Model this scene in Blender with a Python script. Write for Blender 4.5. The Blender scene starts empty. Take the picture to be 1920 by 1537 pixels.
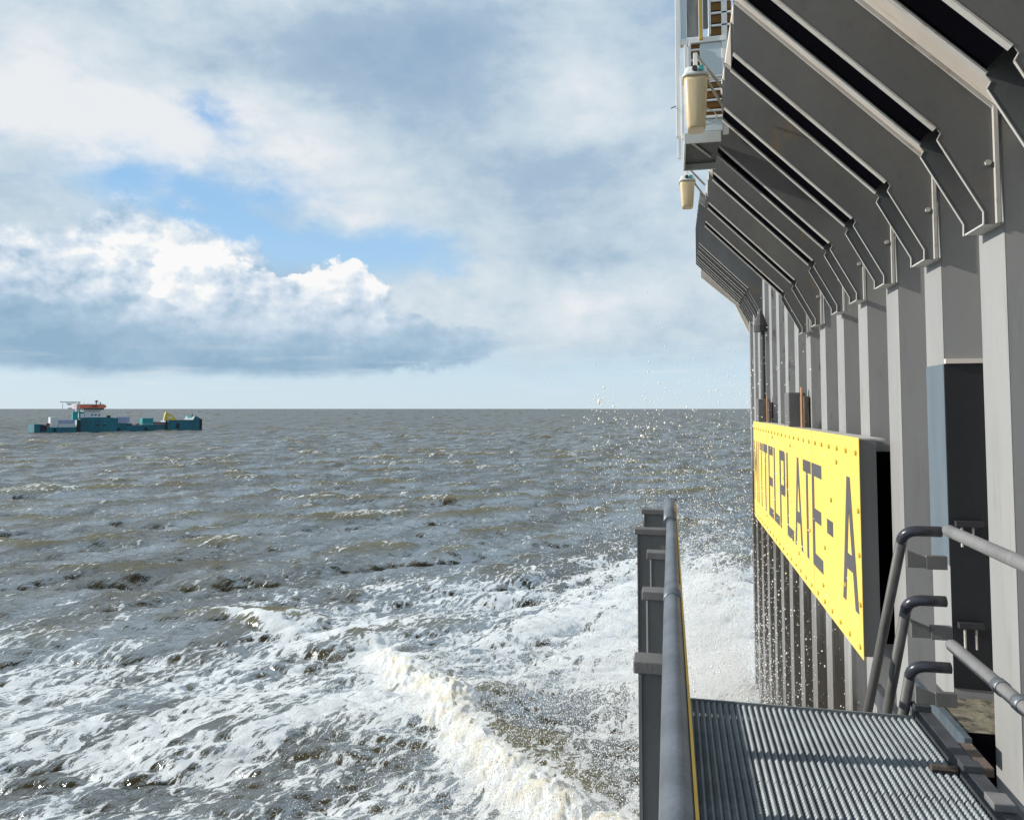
import bpy, math, random
import numpy as np
from mathutils import Vector, Matrix
S = bpy.context.scene
COL = S.collection
R = math.radians
random.seed(7); RNG = np.random.default_rng(11)

# ------------------------------------------------------------------ camera
F = 1400.0; PITCH = R(3.0); TH = math.atan(305/F*math.cos(PITCH)); Y0 = 766-F*math.tan(PITCH)
cd = bpy.data.cameras.new('camera'); cam = bpy.data.objects.new('camera', cd); COL.objects.link(cam)
cam.location = (0, 0, 0); cam.rotation_euler = (R(90)+PITCH, 0, TH)
cd.sensor_fit = 'HORIZONTAL'; cd.sensor_width = 36; cd.lens = F*36/1920
cd.shift_y = -(768.5-Y0)/1920
cd.clip_start = 0.05; cd.clip_end = 60000
S.camera = cam
SEA = -8.0

def ray(px, py):                     # direction of a measured point of the photograph (for surveying only)
    a = (px-960)/F; b = (Y0-py)/F
    f = math.cos(PITCH)-b*math.sin(PITCH); z = math.sin(PITCH)+b*math.cos(PITCH)
    c, s = math.cos(TH), math.sin(TH)
    return (-s*f+c*a, c*f+s*a, z)

# ------------------------------------------------------------------ light
SUN_EL, SUN_AZ_BACK = R(24), R(6)    # low sun out over the sea on the left, slightly behind the viewer
sd = Vector((-math.cos(SUN_EL)*math.cos(SUN_AZ_BACK), -math.cos(SUN_EL)*math.sin(SUN_AZ_BACK), math.sin(SUN_EL)))
sl = bpy.data.lights.new('sun', 'SUN'); so = bpy.data.objects.new('sun', sl); COL.objects.link(so)
sl.energy = 4.7; sl.angle = R(0.5); sl.color = (1.0, 0.94, 0.84)
so.rotation_euler = sd.to_track_quat('Z', 'Y').to_euler()
S.view_settings.view_transform = 'Standard'; S.view_settings.look = 'None'
S.view_settings.exposure = 0.12; S.view_settings.gamma = 1.0

S.cycles.max_bounces = 4; S.cycles.diffuse_bounces = 2; S.cycles.glossy_bounces = 2; S.cycles.transmission_bounces = 2
S.cycles.caustics_reflective = False; S.cycles.caustics_refractive = False; S.cycles.sample_clamp_indirect = 4

# ------------------------------------------------------------------ sky (world nodes, all by direction in the world)
W = bpy.data.worlds.new('World'); S.world = W; W.use_nodes = True
nt = W.node_tree; nt.nodes.clear(); N = nt.nodes; L = nt.links
try: W.cycles.sampling_method = 'MANUAL'; W.cycles.sample_map_resolution = 512
except Exception: pass
class G:                             # small helper to write node maths
    def __init__(s, nt): s.nt = nt
    def n(s, t, **k):
        x = s.nt.nodes.new(t)
        for a, b in k.items(): setattr(x, a, b)
        return x
    def put(s, node, i, v):
        if isinstance(v, bpy.types.NodeSocket): s.nt.links.new(v, node.inputs[i])
        else: node.inputs[i].default_value = v
    def m(s, op, a, b=None, c=None, clamp=False):
        x = s.n('ShaderNodeMath', operation=op); x.use_clamp = clamp
        s.put(x, 0, a)
        if b is not None: s.put(x, 1, b)
        if c is not None: s.put(x, 2, c)
        return x.outputs[0]
    def v(s, op, a, b=None):
        x = s.n('ShaderNodeVectorMath', operation=op); s.put(x, 0, a)
        if b is not None: s.put(x, 1, b)
        return x.outputs['Value'] if op in ('DOT_PRODUCT', 'LENGTH') else x.outputs['Vector']
    def noise(s, vec, scale, detail=5, rough=.55, dist=0.0, lac=2.0, color=False):
        x = s.n('ShaderNodeTexNoise'); s.put(x, 'Vector', vec)
        for k, q in (('Scale', scale), ('Detail', detail), ('Roughness', rough), ('Distortion', dist), ('Lacunarity', lac)): x.inputs[k].default_value = q
        return x.outputs['Color' if color else 'Fac']
    def voro(s, vec, scale, feature='F1', detail=0, rough=.5):
        x = s.n('ShaderNodeTexVoronoi', feature=feature); s.put(x, 'Vector', vec)
        x.inputs['Scale'].default_value = scale
        if 'Detail' in x.inputs: x.inputs['Detail'].default_value = detail; x.inputs['Roughness'].default_value = rough
        return x.outputs['Distance']
    def ss(s, x, a, b):              # smoothstep
        n = s.n('ShaderNodeMapRange', interpolation_type='SMOOTHSTEP'); s.put(n, 0, x)
        s.put(n, 1, a); s.put(n, 2, b); n.inputs[3].default_value = 0; n.inputs[4].default_value = 1
        return n.outputs[0]
    def mix(s, f, a, b):
        n = s.n('ShaderNodeMix', data_type='RGBA'); s.put(n, 0, f); s.put(n, 6, a); s.put(n, 7, b)
        return n.outputs[2]
    def ramp(s, x, pts):
        n = s.n('ShaderNodeValToRGB'); s.put(n, 0, x)
        e = n.color_ramp.elements
        while len(e) < len(pts): e.new(.5)
        for q, (p, c) in zip(e, pts): q.position = p; q.color = (*c, 1)
        return n.outputs[0]
g = G(nt)
tc = g.n('ShaderNodeTexCoord'); D = g.v('NORMALIZE', tc.outputs['Generated'])
sep = g.n('ShaderNodeSeparateXYZ'); L.new(D, sep.inputs[0]); dx, dy, dz = sep.outputs
az = g.m('ARCTAN2', dx, dy); el = g.m('ARCSINE', dz)
P = g.n('ShaderNodeCombineXYZ'); L.new(az, P.inputs[0]); L.new(el, P.inputs[1]); P = P.outputs[0]
Dn = g.v('MULTIPLY', D, (1, 1, 1.75))
w1 = g.v('SUBTRACT', g.noise(Dn, 5.0, 4, .6, color=True), (.5, .5, .5))
w2 = g.v('SUBTRACT', g.noise(Dn, 22.0, 4, .62, color=True), (.5, .5, .5))
PW = g.v('ADD', P, g.v('ADD', g.v('MULTIPLY', w1, (.16, .10, 0)), g.v('MULTIPLY', w2, (.045, .036, 0))))
def azel(px, py):
    x, y, z = ray(px, py); n = math.sqrt(x*x+y*y+z*z); return math.atan2(x, y), math.asin(z/n)
def blob(px, py, sx, sy, amp, src=None):
    a, e = azel(px, py)
    k = 2.4
    mp = g.n('ShaderNodeMapping'); g.put(mp, 0, src or PW)
    mp.inputs['Scale'].default_value = (F/sx/k, F/sy/k, 0); mp.inputs['Location'].default_value = (-a*F/sx/k, -e*F/sy/k, 0)
    gr = g.n('ShaderNodeTexGradient', gradient_type='QUADRATIC_SPHERE'); nt.links.new(mp.outputs[0], gr.inputs[0])
    return gr.outputs['Fac'], amp
def total(lst, base, src=None):
    acc = base
    for b in lst:
        f_, am = blob(*b, src=src); acc = g.m('MULTIPLY_ADD', f_, am, acc)
    return acc
# big soft deck: covered above, open wedge of blue in the middle, clear strip at the horizon
cover = total([
 (400, 400, 170, 50, -.52), (270, 360, 90, 40, -.40), (640, 475, 200, 42, -.50), (820, 520, 80, 24, -.28), (560, 400, 90, 26, .22), (90, 330, 120, 50, .2), (405, 235, 42, 36, -.55), (520, 355, 90, 20, -.30),
 (0, 238, 30, 24, -.30), (760, 470, 60, 30, -.2),
 (100, 600, 330, 120, .30), (1050, 570, 330, 75, .30), (700, 120, 600, 150, .20), (1000, 380, 260, 90, .12),
 (340, 385, 30, 12, .40)], .80)
edge_h = g.noise(Dn, 9.0, 5, .6)
hz = g.ss(g.m('ADD', el, g.m('MULTIPLY', g.m('SUBTRACT', edge_h, .5), .09)), .03, .10)
base_el = g.m('ADD', .022, 0.0)
fb = g.noise(Dn, 4.2, 6, .58, .25)
fb2 = g.noise(Dn, 15.0, 6, .62, .1)
dens1 = g.m('ADD', g.m('ADD', cover, g.m('MULTIPLY', g.m('SUBTRACT', fb, .5), .55)), g.m('MULTIPLY', g.m('SUBTRACT', fb2, .5), .45))
a1 = g.m('MULTIPLY', g.ss(dens1, .28, .86), hz)
# light and dark of the deck
lum = total([
 (130, 130, 150, 140, .40), (260, 190, 200, 110, .22), (480, 300, 170, 60, .36), (560, 250, 120, 60, .20), (200, 300, 150, 60, .15), (1080, 150, 130, 90, .30), (1150, 580, 300, 60, .28), (850, 560, 130, 60, .22), (620, 400, 120, 50, .30), (760, 430, 120, 40, .15),
 (640, 95, 250, 60, -.38), (860, 120, 170, 60, -.24), (900, 60, 200, 50, -.12), (930, 310, 200, 40, -.16), (1150, 330, 200, 50, -.16), (430, 60, 60, 60, -.12), (1150, 490, 160, 24, -.14), (560, 180, 100, 40, -.12), (700, 20, 200, 25, .18)], .56)
lum = g.m('ADD', lum, g.m('MULTIPLY', g.m('SUBTRACT', fb, .5), 1.3))
lum = g.m('ADD', lum, g.m('MULTIPLY', g.m('SUBTRACT', fb2, .5), .50))
c1 = g.ramp(lum, [(0.0, (.31, .44, .60)), (.35, (.40, .53, .66)), (.62, (.58, .69, .77)), (.85, (.73, .79, .84)), (1.0, (.84, .865, .885))])
# cumulus bank low on the left, with sunlit heads and flat grey-blue bases
Dc = g.v('MULTIPLY', D, (1, 1, 1.3))
wc = g.v('SUBTRACT', g.noise(Dc, 26.0, 5, .62, color=True), (.5, .5, .5))
Dw = g.v('ADD', Dc, g.v('MULTIPLY', wc, (.010, .010, .010)))
def billow(vec): return g.noise(vec, 16.0, 5, .52)
bl = billow(Dw)
bl2 = billow(g.v('ADD', Dw, (-.007, 0.001, .010)))     # a step towards the sun
PC = g.v('ADD', P, g.v('MULTIPLY', wc, (.050, .050, 0)))
cum = total([(60, 570, 230, 110, 1.7), (290, 580, 90, 135, 1.5), (235, 500, 55, 70, .7), (400, 610, 110, 95, 1.4), (330, 650, 260, 60, 1.3), (60, 650, 260, 70, 1.6), (655, 590, 85, 75, 1.7), (640, 650, 190, 36, 1.2), (800, 640, 150, 34, 1.0)], 0.0, src=PC)
heads = total([(350, 515, 62, 50, 1.6), (500, 585, 66, 62, 1.7), (652, 570, 74, 74, 1.7), (400, 560, 50, 45, 1.0), (548, 541, 13, 11, 1.2)], 0.0, src=PC)
bq = g.m('SUBTRACT', bl, .5)
dens2 = g.m('ADD', cum, g.m('MULTIPLY', bq, 1.3))
densh = g.m('ADD', heads, g.m('MULTIPLY', bq, 1.1))
flat = g.ss(g.m('ADD', el, g.m('MULTIPLY', g.m('SUBTRACT', edge_h, .5), .03)), .036, .054)
ah = g.ss(densh, .46, .60)
a2 = g.m('MULTIPLY', g.m('MAXIMUM', g.ss(dens2, .30, .72), ah), flat)
rim = g.m('MULTIPLY', ah, g.m('SUBTRACT', 1.0, g.ss(densh, .55, 1.5)))     # the heads near the edge catch the sun
relief = g.m('MULTIPLY', g.m('SUBTRACT', bl, bl2), 3.2)
lc = total([(120, 480, 200, 50, .20), (250, 490, 60, 80, .40), (350, 505, 70, 50, .42), (490, 565, 60, 50, .42), (645, 555, 66, 60, .46), (380, 590, 80, 36, .18), (110, 650, 300, 50, -.24), (400, 690, 330, 40, -.24), (700, 670, 180, 36, -.16), (60, 590, 120, 50, -.14), (430, 560, 30, 50, -.3), (564, 570, 20, 50, -.2)], .36, src=PC)
up = g.ss(el, .085, .17)
lc = g.m('MULTIPLY_ADD', g.ss(el, .15, .26), .26, g.m('MULTIPLY_ADD', g.m('MULTIPLY', rim, up), .42, lc))
lc = g.m('ADD', g.m('ADD', lc, g.m('MULTIPLY', relief, g.m('MULTIPLY_ADD', up, .8, .2))), g.m('MULTIPLY', g.m('SUBTRACT', fb2, .5), .55))
c2 = g.ramp(lc, [(0.0, (.29, .45, .60)), (.28, (.39, .54, .68)), (.55, (.58, .69, .81)), (.80, (.76, .83, .89)), (1.0, (.95, .955, .95))])
# clear air: Nishita sky + the pale band over the sea
sky = g.n('ShaderNodeTexSky', sky_type='NISHITA'); sky.sun_disc = False
sky.sun_elevation = SUN_EL; sky.sun_rotation = math.atan2(sd.x, sd.y)
sky.air_density = 1.0; sky.dust_density = .6; sky.ozone_density = 1.6
skyc = g.v('MULTIPLY', sky.outputs[0], (.10, .10, .10))
air = g.ramp(g.m('MULTIPLY', el, 1.6), [(0.0, (.66, .80, .90)), (.09, (.60, .78, .91)), (.22, (.47, .71, .94)), (.40, (.34, .60, .91)), (1.0, (.16, .36, .74))])
clear = g.mix(.88, skyc, air)
out = g.mix(g.m('MULTIPLY', a1, .96), clear, c1)
out = g.mix(a2, out, c2)
# thin streaks over the horizon
st = g.ss(g.noise(g.v('MULTIPLY', D, (3.2, 3.2, 34.0)), 2.6, 5, .55), .50, .78)
stb = g.m('MULTIPLY', g.m('MULTIPLY', st, g.ss(el, .012, .03)), g.m('SUBTRACT', 1.0, g.ss(el, .05, .10)))
out = g.mix(g.m('MULTIPLY', stb, .45), out, (.74, .80, .86, 1))
bg = g.n('ShaderNodeBackground'); L.new(out, bg.inputs[0]); bg.inputs[1].default_value = 0.92
wo = g.n('ShaderNodeOutputWorld'); L.new(bg.outputs[0], wo.inputs[0])

# ------------------------------------------------------------------ materials
def mat(name, col, rough=.6, metal=0.0, var=.12, vscale=3.0, bump=.0, bscale=60, rust=0.0, rustcol=(.30, .13, .04), grime=0.0, spec=.5, stretch=(1, 1, .25), rscale=2.2):
    m = bpy.data.materials.new(name); m.use_nodes = True; t = m.node_tree; q = G(t)
    b = t.nodes['Principled BSDF']; tcn = q.n('ShaderNodeTexCoord'); o = tcn.outputs['Object']
    geo = q.n('ShaderNodeNewGeometry'); o = geo.outputs['Position']
    n1 = q.noise(q.v('MULTIPLY', o, stretch), vscale, 6, .6)
    dark = tuple(c*(1-var) for c in col)+(1,); lite = tuple(min(1, c*(1+var)) for c in col)+(1,)
    c = q.mix(q.ss(n1, .3, .7), dark, lite)
    n2 = q.noise(o, vscale*14, 5, .65)
    c = q.mix(q.m('MULTIPLY', q.ss(n2, .45, .75), .35*min(1, var*4)), c, tuple(x*.72 for x in col)+(1,))
    if grime:
        gn = q.noise(q.v('MULTIPLY', o, (1, 1, .12)), 7.0, 6, .65)
        c = q.mix(q.m('MULTIPLY', q.ss(gn, .52, .72), grime), c, (.055, .05, .045, 1))
    if rust:
        rn = q.noise(q.v('MULTIPLY', o, (1, 1, .35)), rscale, 9, .72, .4)
        c = q.mix(q.ss(rn, .74-rust*.2, .80-rust*.16), c, rustcol+(1,))
    q.put(b, 'Base Color', c); b.inputs['Metallic'].default_value = metal
    rr = q.m('ADD', rough-.1, q.m('MULTIPLY', n2, .2)); q.put(b, 'Roughness', rr)
    b.inputs['Specular IOR Level'].default_value = spec
    if bump:
        bn = q.n('ShaderNodeBump'); bn.inputs['Strength'].default_value = bump; bn.inputs['Distance'].default_value = .004
        q.put(bn, 'Height', q.noise(o, bscale, 4, .6)); t.links.new(bn.outputs[0], b.inputs['Normal'])
    return m
M = {
 'pile': mat('grey_paint_on_sheet_pile', (.295, .298, .30), .55, var=.07, vscale=1.3, bump=.12, rust=.10, grime=.16),
 'beam': mat('dark_grey_paint_on_beams', (.132, .136, .138), .6, var=.10, vscale=1.5, bump=.18, bscale=120, rust=.06, rscale=1.3),
 'flange': mat('light_grey_flange_paint', (.52, .51, .49), .5, var=.08, vscale=3, bump=.08, rust=.12),
 'cream': mat('cream_primer_on_flange', (.66, .61, .55), .55, var=.08, vscale=2, rust=.16, rustcol=(.42, .22, .07)),
 'void_shade': mat('black_painted_shade', (.004, .004, .006), .9, var=.1, spec=.0),  # near-black colour that paints deep shade on added sheets
 'navy': mat('navy_coating', (.011, .013, .017), .5, var=.2, vscale=3, bump=.3, bscale=80),
 'bluegrey': mat('blue_grey_coating', (.12, .155, .19), .6, var=.1, vscale=3, bump=.12),
 'yellow': mat('yellow_sign_paint', (.90, .64, .13), .5, var=.05, vscale=1.1, bump=.05, rust=.03),
 'letter': mat('dark_grey_letter_paint', (.085, .083, .09), .6, var=.12, rust=.10, rustcol=(.20, .13, .05)),
 'letter_rusty': mat('faded_brown_letter_paint', (.24, .17, .07), .6, var=.25, rust=.2, rustcol=(.42, .27, .06)),
 'bolt': mat('brassy_bolt_head', (.55, .42, .06), .5, var=.2),
 'signside': mat('dark_grey_sign_case', (.15, .15, .148), .6, var=.08),
 'post': mat('grey_post_steel', (.145, .14, .135), .65, var=.18, vscale=8, bump=.35, bscale=180, rust=.06),
 'postedge': mat('pale_post_edge', (.42, .41, .38), .6, var=.1),
 'pipe': mat('galvanised_pipe', (.15, .165, .19), .42, metal=.35, var=.2, vscale=9, bump=.25, bscale=200, rust=.06),
 'pipe_slope': mat('dull_grey_pipe', (.085, .084, .083), .5, metal=.1, var=.2, vscale=9, bump=.3, bscale=200, rust=.05),
 'pipe_light': mat('worn_light_pipe', (.21, .21, .215), .55, metal=.1, var=.14, vscale=8, bump=.25, bscale=160, rust=.03),
 'pipe_dark': mat('dark_tarred_pipe', (.035, .037, .05), .28, metal=.1, var=.2, vscale=12, bump=.2),
 'yellowrail': mat('yellow_rail_paint', (.60, .38, .05), .5, var=.15, rust=.25),
 'grating': mat('galvanised_grating', (.19, .218, .235), .50, metal=.15, var=.2, vscale=6, bump=.2, bscale=150),
 'kick': mat('rusty_dark_channel', (.05, .055, .065), .6, var=.3, vscale=7, bump=.4, bscale=90, rust=.35, rscale=6, rustcol=(.22, .09, .04)),
 'ledge': mat('guano_crusted_ledge', (.19, .17, .125), .95, var=.4, vscale=9, bump=1.0, bscale=70, grime=.8),
 'blueedge': mat('pale_blue_angle_steel', (.075, .10, .125), .5, var=.25, vscale=8, rust=.2, rscale=7),
 'copper': mat('copper_coloured_tube', (.50, .27, .14), .45, metal=.3),
 'white': mat('white_frame_paint', (.82, .83, .81), .45, var=.06, rust=.06),
 'bluepanel': mat('pale_blue_panel', (.58, .66, .69), .45, var=.05),
 'brown': mat('rusty_brown_tread', (.22, .10, .012), .7, var=.25, vscale=5),
 'mesh': mat('grey_wire_panel', (.24, .25, .26), .7, var=.35, vscale=9, bump=.5, bscale=60),
 'lampcap': mat('grey_lamp_housing', (.58, .60, .57), .5, var=.08),
 'cream_glass': None,
 'teal': mat('teal_gland', (.04, .38, .33), .4),
 'darkpart': mat('dark_fitting', (.03, .03, .035), .5),
 'rusty': mat('heavy_rust', (.11, .085, .07), .85, var=.4, vscale=9, bump=.8, rust=.5, rscale=9, rustcol=(.28, .13, .07)),
 'hull': mat('teal_hull_paint', (.008, .135, .185), .5, var=.25, vscale=.25, grime=.35),
 'hullboot': mat('black_boot_topping', (.012, .016, .022), .6, var=.2),
 'steelw': mat('ship_white', (.68, .71, .74), .5, var=.08, vscale=.5, grime=.1),
 'containerblue': mat('pale_lilac_container', (.36, .42, .60), .5, var=.12, vscale=.5),
 'orange': mat('orange_bridge_paint', (.72, .16, .09), .5, var=.08, vscale=.5),
 'glass': mat('dark_window_glass', (.02, .025, .03), .1),
 'craneyellow': mat('yellow_crane_paint', (.62, .50, .10), .5, var=.15, vscale=.5),
 'aqua': mat('bright_teal_container', (.02, .30, .33), .5, var=.1, vscale=.5),
 'redlead': mat('dull_red_deck_gear', (.16, .045, .05), .7, var=.2, vscale=.5),
}
def wet_pile(m):
    # the part the waves keep washing is soaked, algae-brown and glossier
    t = m.node_tree; q = G(t); b = t.nodes['Principled BSDF']
    geo = q.n('ShaderNodeNewGeometry'); p = geo.outputs['Position']
    sp = q.n('ShaderNodeSeparateXYZ'); t.links.new(p, sp.inputs[0])
    run = q.noise(q.v('MULTIPLY', p, (3, 3, .10)), 2.2, 5, .7)
    lvl = q.m('MULTIPLY_ADD', q.m('SUBTRACT', run, .5), 5.0, q.m('MULTIPLY_ADD', q.m('SUBTRACT', sp.outputs[1], 7.0), .16, -3.9))
    wet = q.m('MULTIPLY', q.ss(q.m('SUBTRACT', lvl, sp.outputs[2]), -.7, .9), q.ss(sp.outputs[1], 7.0, 10.5))
    alg = q.mix(q.noise(q.v('MULTIPLY', p, (2, 2, .2)), 5, 6, .7), (.035, .03, .022, 1), (.12, .095, .065, 1))
    old = b.inputs['Base Color'].links[0].from_socket
    # old stains: thin vertical runs and scuffs
    rn = q.ss(q.noise(q.v('MULTIPLY', p, (9, 9, .22)), 2.0, 5, .7), .60, .74)
    c = q.mix(q.m('MULTIPLY', rn, .38), old, (.16, .145, .12, 1))
    blot = q.m('MULTIPLY', q.ss(q.noise(q.v('MULTIPLY', p, (2.2, 2.2, .7)), 2.4, 8, .74), .56, .68), q.ss(sp.outputs[1], 9.5, 12.5))
    c = q.mix(q.m('MULTIPLY', blot, .75), c, (.07, .062, .055, 1))
    c = q.mix(q.m('MULTIPLY', wet, .82), c, alg)
    t.links.new(c, b.inputs['Base Color'])
    t.links.new(q.m('MULTIPLY_ADD', wet, -.28, .55), b.inputs['Roughness'])
wet_pile(M['pile'])
def stained(m, scale, amount, col=(.30, .16, .05), st_=(4, 4, .2), a=.60, b_=.74):
    t = m.node_tree; q = G(t); b = t.nodes['Principled BSDF']; geo = q.n('ShaderNodeNewGeometry')
    old = b.inputs['Base Color'].links[0].from_socket
    n = q.ss(q.noise(q.v('MULTIPLY', geo.outputs['Position'], st_), scale, 7, .72), a, b_)
    t.links.new(q.mix(q.m('MULTIPLY', n, amount), old, col+(1,)), b.inputs['Base Color'])
stained(M['yellow'], 2.0, .60, (.55, .36, .06)); stained(M['yellow'], 3.0, .35, (.80, .74, .50), (1, 1, .8), .55, .75)
stained(M['beam'], 1.1, .40, (.22, .19, .14), (1, 1, 1), .55, .75); stained(M['beam'], 5, .25, (.07, .068, .066), (1, 1, 1), .5, .7)
stained(M['beam'], .9, .7, (.25, .155, .06), (1.2, .6, 1), .60, .74)
stained(M['cream'], 2.2, .5, (.45, .28, .10), (1, 6, 1), .60, .70)
stained(M['flange'], 3.0, .6, (.30, .24, .17), (1, 3, 1), .52, .66); stained(M['navy'], 6, .35, (.07, .07, .075), (1, 1, 1), .66, .74)
stained(M['ledge'], 7, .85, (.03, .028, .025), (1, 1, 1), .48, .56)
stained(M['pipe'], 14, .5, (.10, .11, .125), (1, 1, 1), .5, .65); stained(M['pipe_light'], 12, .5, (.16, .155, .15), (1, 1, 1), .52, .66)
def lamp_glass():
    m = bpy.data.materials.new('yellowed_ribbed_diffuser'); m.use_nodes = True; t = m.node_tree; q = G(t); b = t.nodes['Principled BSDF']
    geo = q.n('ShaderNodeNewGeometry'); n = q.noise(q.v('MULTIPLY', geo.outputs['Position'], (1, 1, .1)), 40, 3)
    q.put(b, 'Base Color', q.mix(n, (.56, .43, .24, 1), (.74, .62, .40, 1)))
    b.inputs['Roughness'].default_value = .3; b.inputs['Subsurface Weight'].default_value = .25; b.inputs['Subsurface Radius'].default_value = (.05, .04, .02)
    return m
M['cream_glass'] = lamp_glass()

# ------------------------------------------------------------------ mesh helpers
class MB:
    def __init__(s): s.v = []; s.f = []
    def add(s, vs, fs):
        k = len(s.v); s.v += [tuple(p) for p in vs]; s.f += [tuple(i+k for i in f) for f in fs]; return s
    def box(s, x0, x1, y0, y1, z0, z1):
        return s.add([(x, y, z) for x in (x0, x1) for y in (y0, y1) for z in (z0, z1)],
                     [(0, 1, 3, 2), (4, 6, 7, 5), (0, 4, 5, 1), (2, 3, 7, 6), (0, 2, 6, 4), (1, 5, 7, 3)])
    def prism(s, poly, axis, a, b):      # poly of 2-D points extruded along axis from a to b
        def P3(p, t):
            return {'y': (p[0], t, p[1]), 'x': (t, p[0], p[1]), 'z': (p[0], p[1], t)}[axis]
        n = len(poly)
        return s.add([P3(p, a) for p in poly]+[P3(p, b) for p in poly],
                     [tuple(range(n))[::-1], tuple(range(n, 2*n))]+[(i, (i+1) % n, n+(i+1) % n, n+i) for i in range(n)])
    def tube(s, pts, r, seg=14, cap=True):
        pts = [Vector(p) for p in pts]; rings = []
        up = None
        for i, p in enumerate(pts):
            t = ((pts[min(i+1, len(pts)-1)]-pts[max(i-1, 0)])).normalized()
            if up is None: up = t.orthogonal().normalized()
            up = (up-t*up.dot(t)).normalized(); sd_ = t.cross(up)
            rr = r[i] if isinstance(r, (list, tuple)) else r
            rings.append([p+(up*math.cos(2*math.pi*k/seg)+sd_*math.sin(2*math.pi*k/seg))*rr for k in range(seg)])
        vs = [p for q in rings for p in q]; fs = []
        for i in range(len(pts)-1):
            for k in range(seg): fs.append((i*seg+k, i*seg+(k+1) % seg, (i+1)*seg+(k+1) % seg, (i+1)*seg+k))
        if cap: fs += [tuple(range(seg))[::-1], tuple(range((len(pts)-1)*seg, len(pts)*seg))]
        return s.add(vs, fs)
    def build(s, name, m, parent=None, bevel=0.0, smooth=False):
        me = bpy.data.meshes.new(name); me.from_pydata(s.v, [], s.f); me.update()
        import bmesh
        bm = bmesh.new(); bm.from_mesh(me); bmesh.ops.recalc_face_normals(bm, faces=bm.faces); bm.to_mesh(me); bm.free()
        me.materials.append(M[m] if isinstance(m, str) else m)
        if smooth:
            me.polygons.foreach_set('use_smooth', [len(p.vertices) == 4 for p in me.polygons])
        o = bpy.data.objects.new(name, me); COL.objects.link(o)
        if parent is not None: o.parent = parent; o.location = -Vector(parent.location) if parent.parent is None else (0, 0, 0)
        if bevel:
            md = o.modifiers.new('bevel', 'BEVEL'); md.width = bevel; md.segments = 2; md.limit_method = 'ANGLE'; md.angle_limit = R(40)
        return o
def arc(c, a, b, r, n=7):
    return None
def thing(name, label, cat, loc=(0, 0, 0), group=None):
    o = bpy.data.objects.new(name, None); COL.objects.link(o); o.location = loc; o.empty_display_size = .2
    o['label'] = label; o['category'] = cat
    if group: o['group'] = group
    return o
def tag(o, label, cat, group=None):
    o['label'] = label; o['category'] = cat
    if group: o['group'] = group
    return o
def big_mesh(name, V, Fc, m, smooth=True):
    me = bpy.data.meshes.new(name); nv = len(V); nf, k = Fc.shape
    me.vertices.add(nv); me.vertices.foreach_set('co', V.astype(np.float32).ravel())
    me.loops.add(nf*k); me.loops.foreach_set('vertex_index', Fc.astype(np.int32).ravel())
    me.polygons.add(nf); me.polygons.foreach_set('loop_start', np.arange(0, nf*k, k, dtype=np.int32))
    me.polygons.foreach_set('use_smooth', np.full(nf, smooth))
    me.update(calc_edges=True); me.materials.append(m)
    o = bpy.data.objects.new(name, me); COL.objects.link(o); return o

# ------------------------------------------------------------------ the sea
def fft_tile(n, Lm, wind, lo, hi, seed, spread=3.0, slope=3.4):
    r = np.random.default_rng(seed)
    k1 = np.fft.fftfreq(n, Lm/n)*2*np.pi
    kx, ky = np.meshgrid(k1, k1, indexing='ij'); k = np.hypot(kx, ky); k[0, 0] = 1e-6
    lam = 2*np.pi/k
    c = (kx*math.cos(wind)+ky*math.sin(wind))/k
    A = k**(-slope/2)*np.exp(-(lam/hi)**4)*np.exp(-(lo/lam)**4)*(np.abs(c)**spread+.06)
    A[0, 0] = 0
    h = (r.normal(size=(n, n))+1j*r.normal(size=(n, n)))*A
    z = np.real(np.fft.ifft2(h)); s = z.std()
    dxx = np.real(np.fft.ifft2(-1j*kx/k*h)); dyy = np.real(np.fft.ifft2(-1j*ky/k*h))
    return z/s, dxx/s, dyy/s
def samp(T, Lm, x, y):
    n = T.shape[0]; u = (x/Lm*n) % n; v = (y/Lm*n) % n
    i = np.floor(u).astype(int); j = np.floor(v).astype(int); fu = u-i; fv = v-j; i %= n; j %= n; i2 = (i+1) % n; j2 = (j+1) % n
    return (T[i, j]*(1-fu)+T[i2, j]*fu)*(1-fv)+(T[i, j2]*(1-fu)+T[i2, j2]*fu)*fv
def fbm2(x, y, seed, oct=5, rough=.55):
    t = fft_tile(256, 64.0, 0, .5, 40, seed, spread=0, slope=2.6)[0]
    return samp(t, 64.0, x, y)
WD = R(100)                          # waves run roughly down the wall
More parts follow.
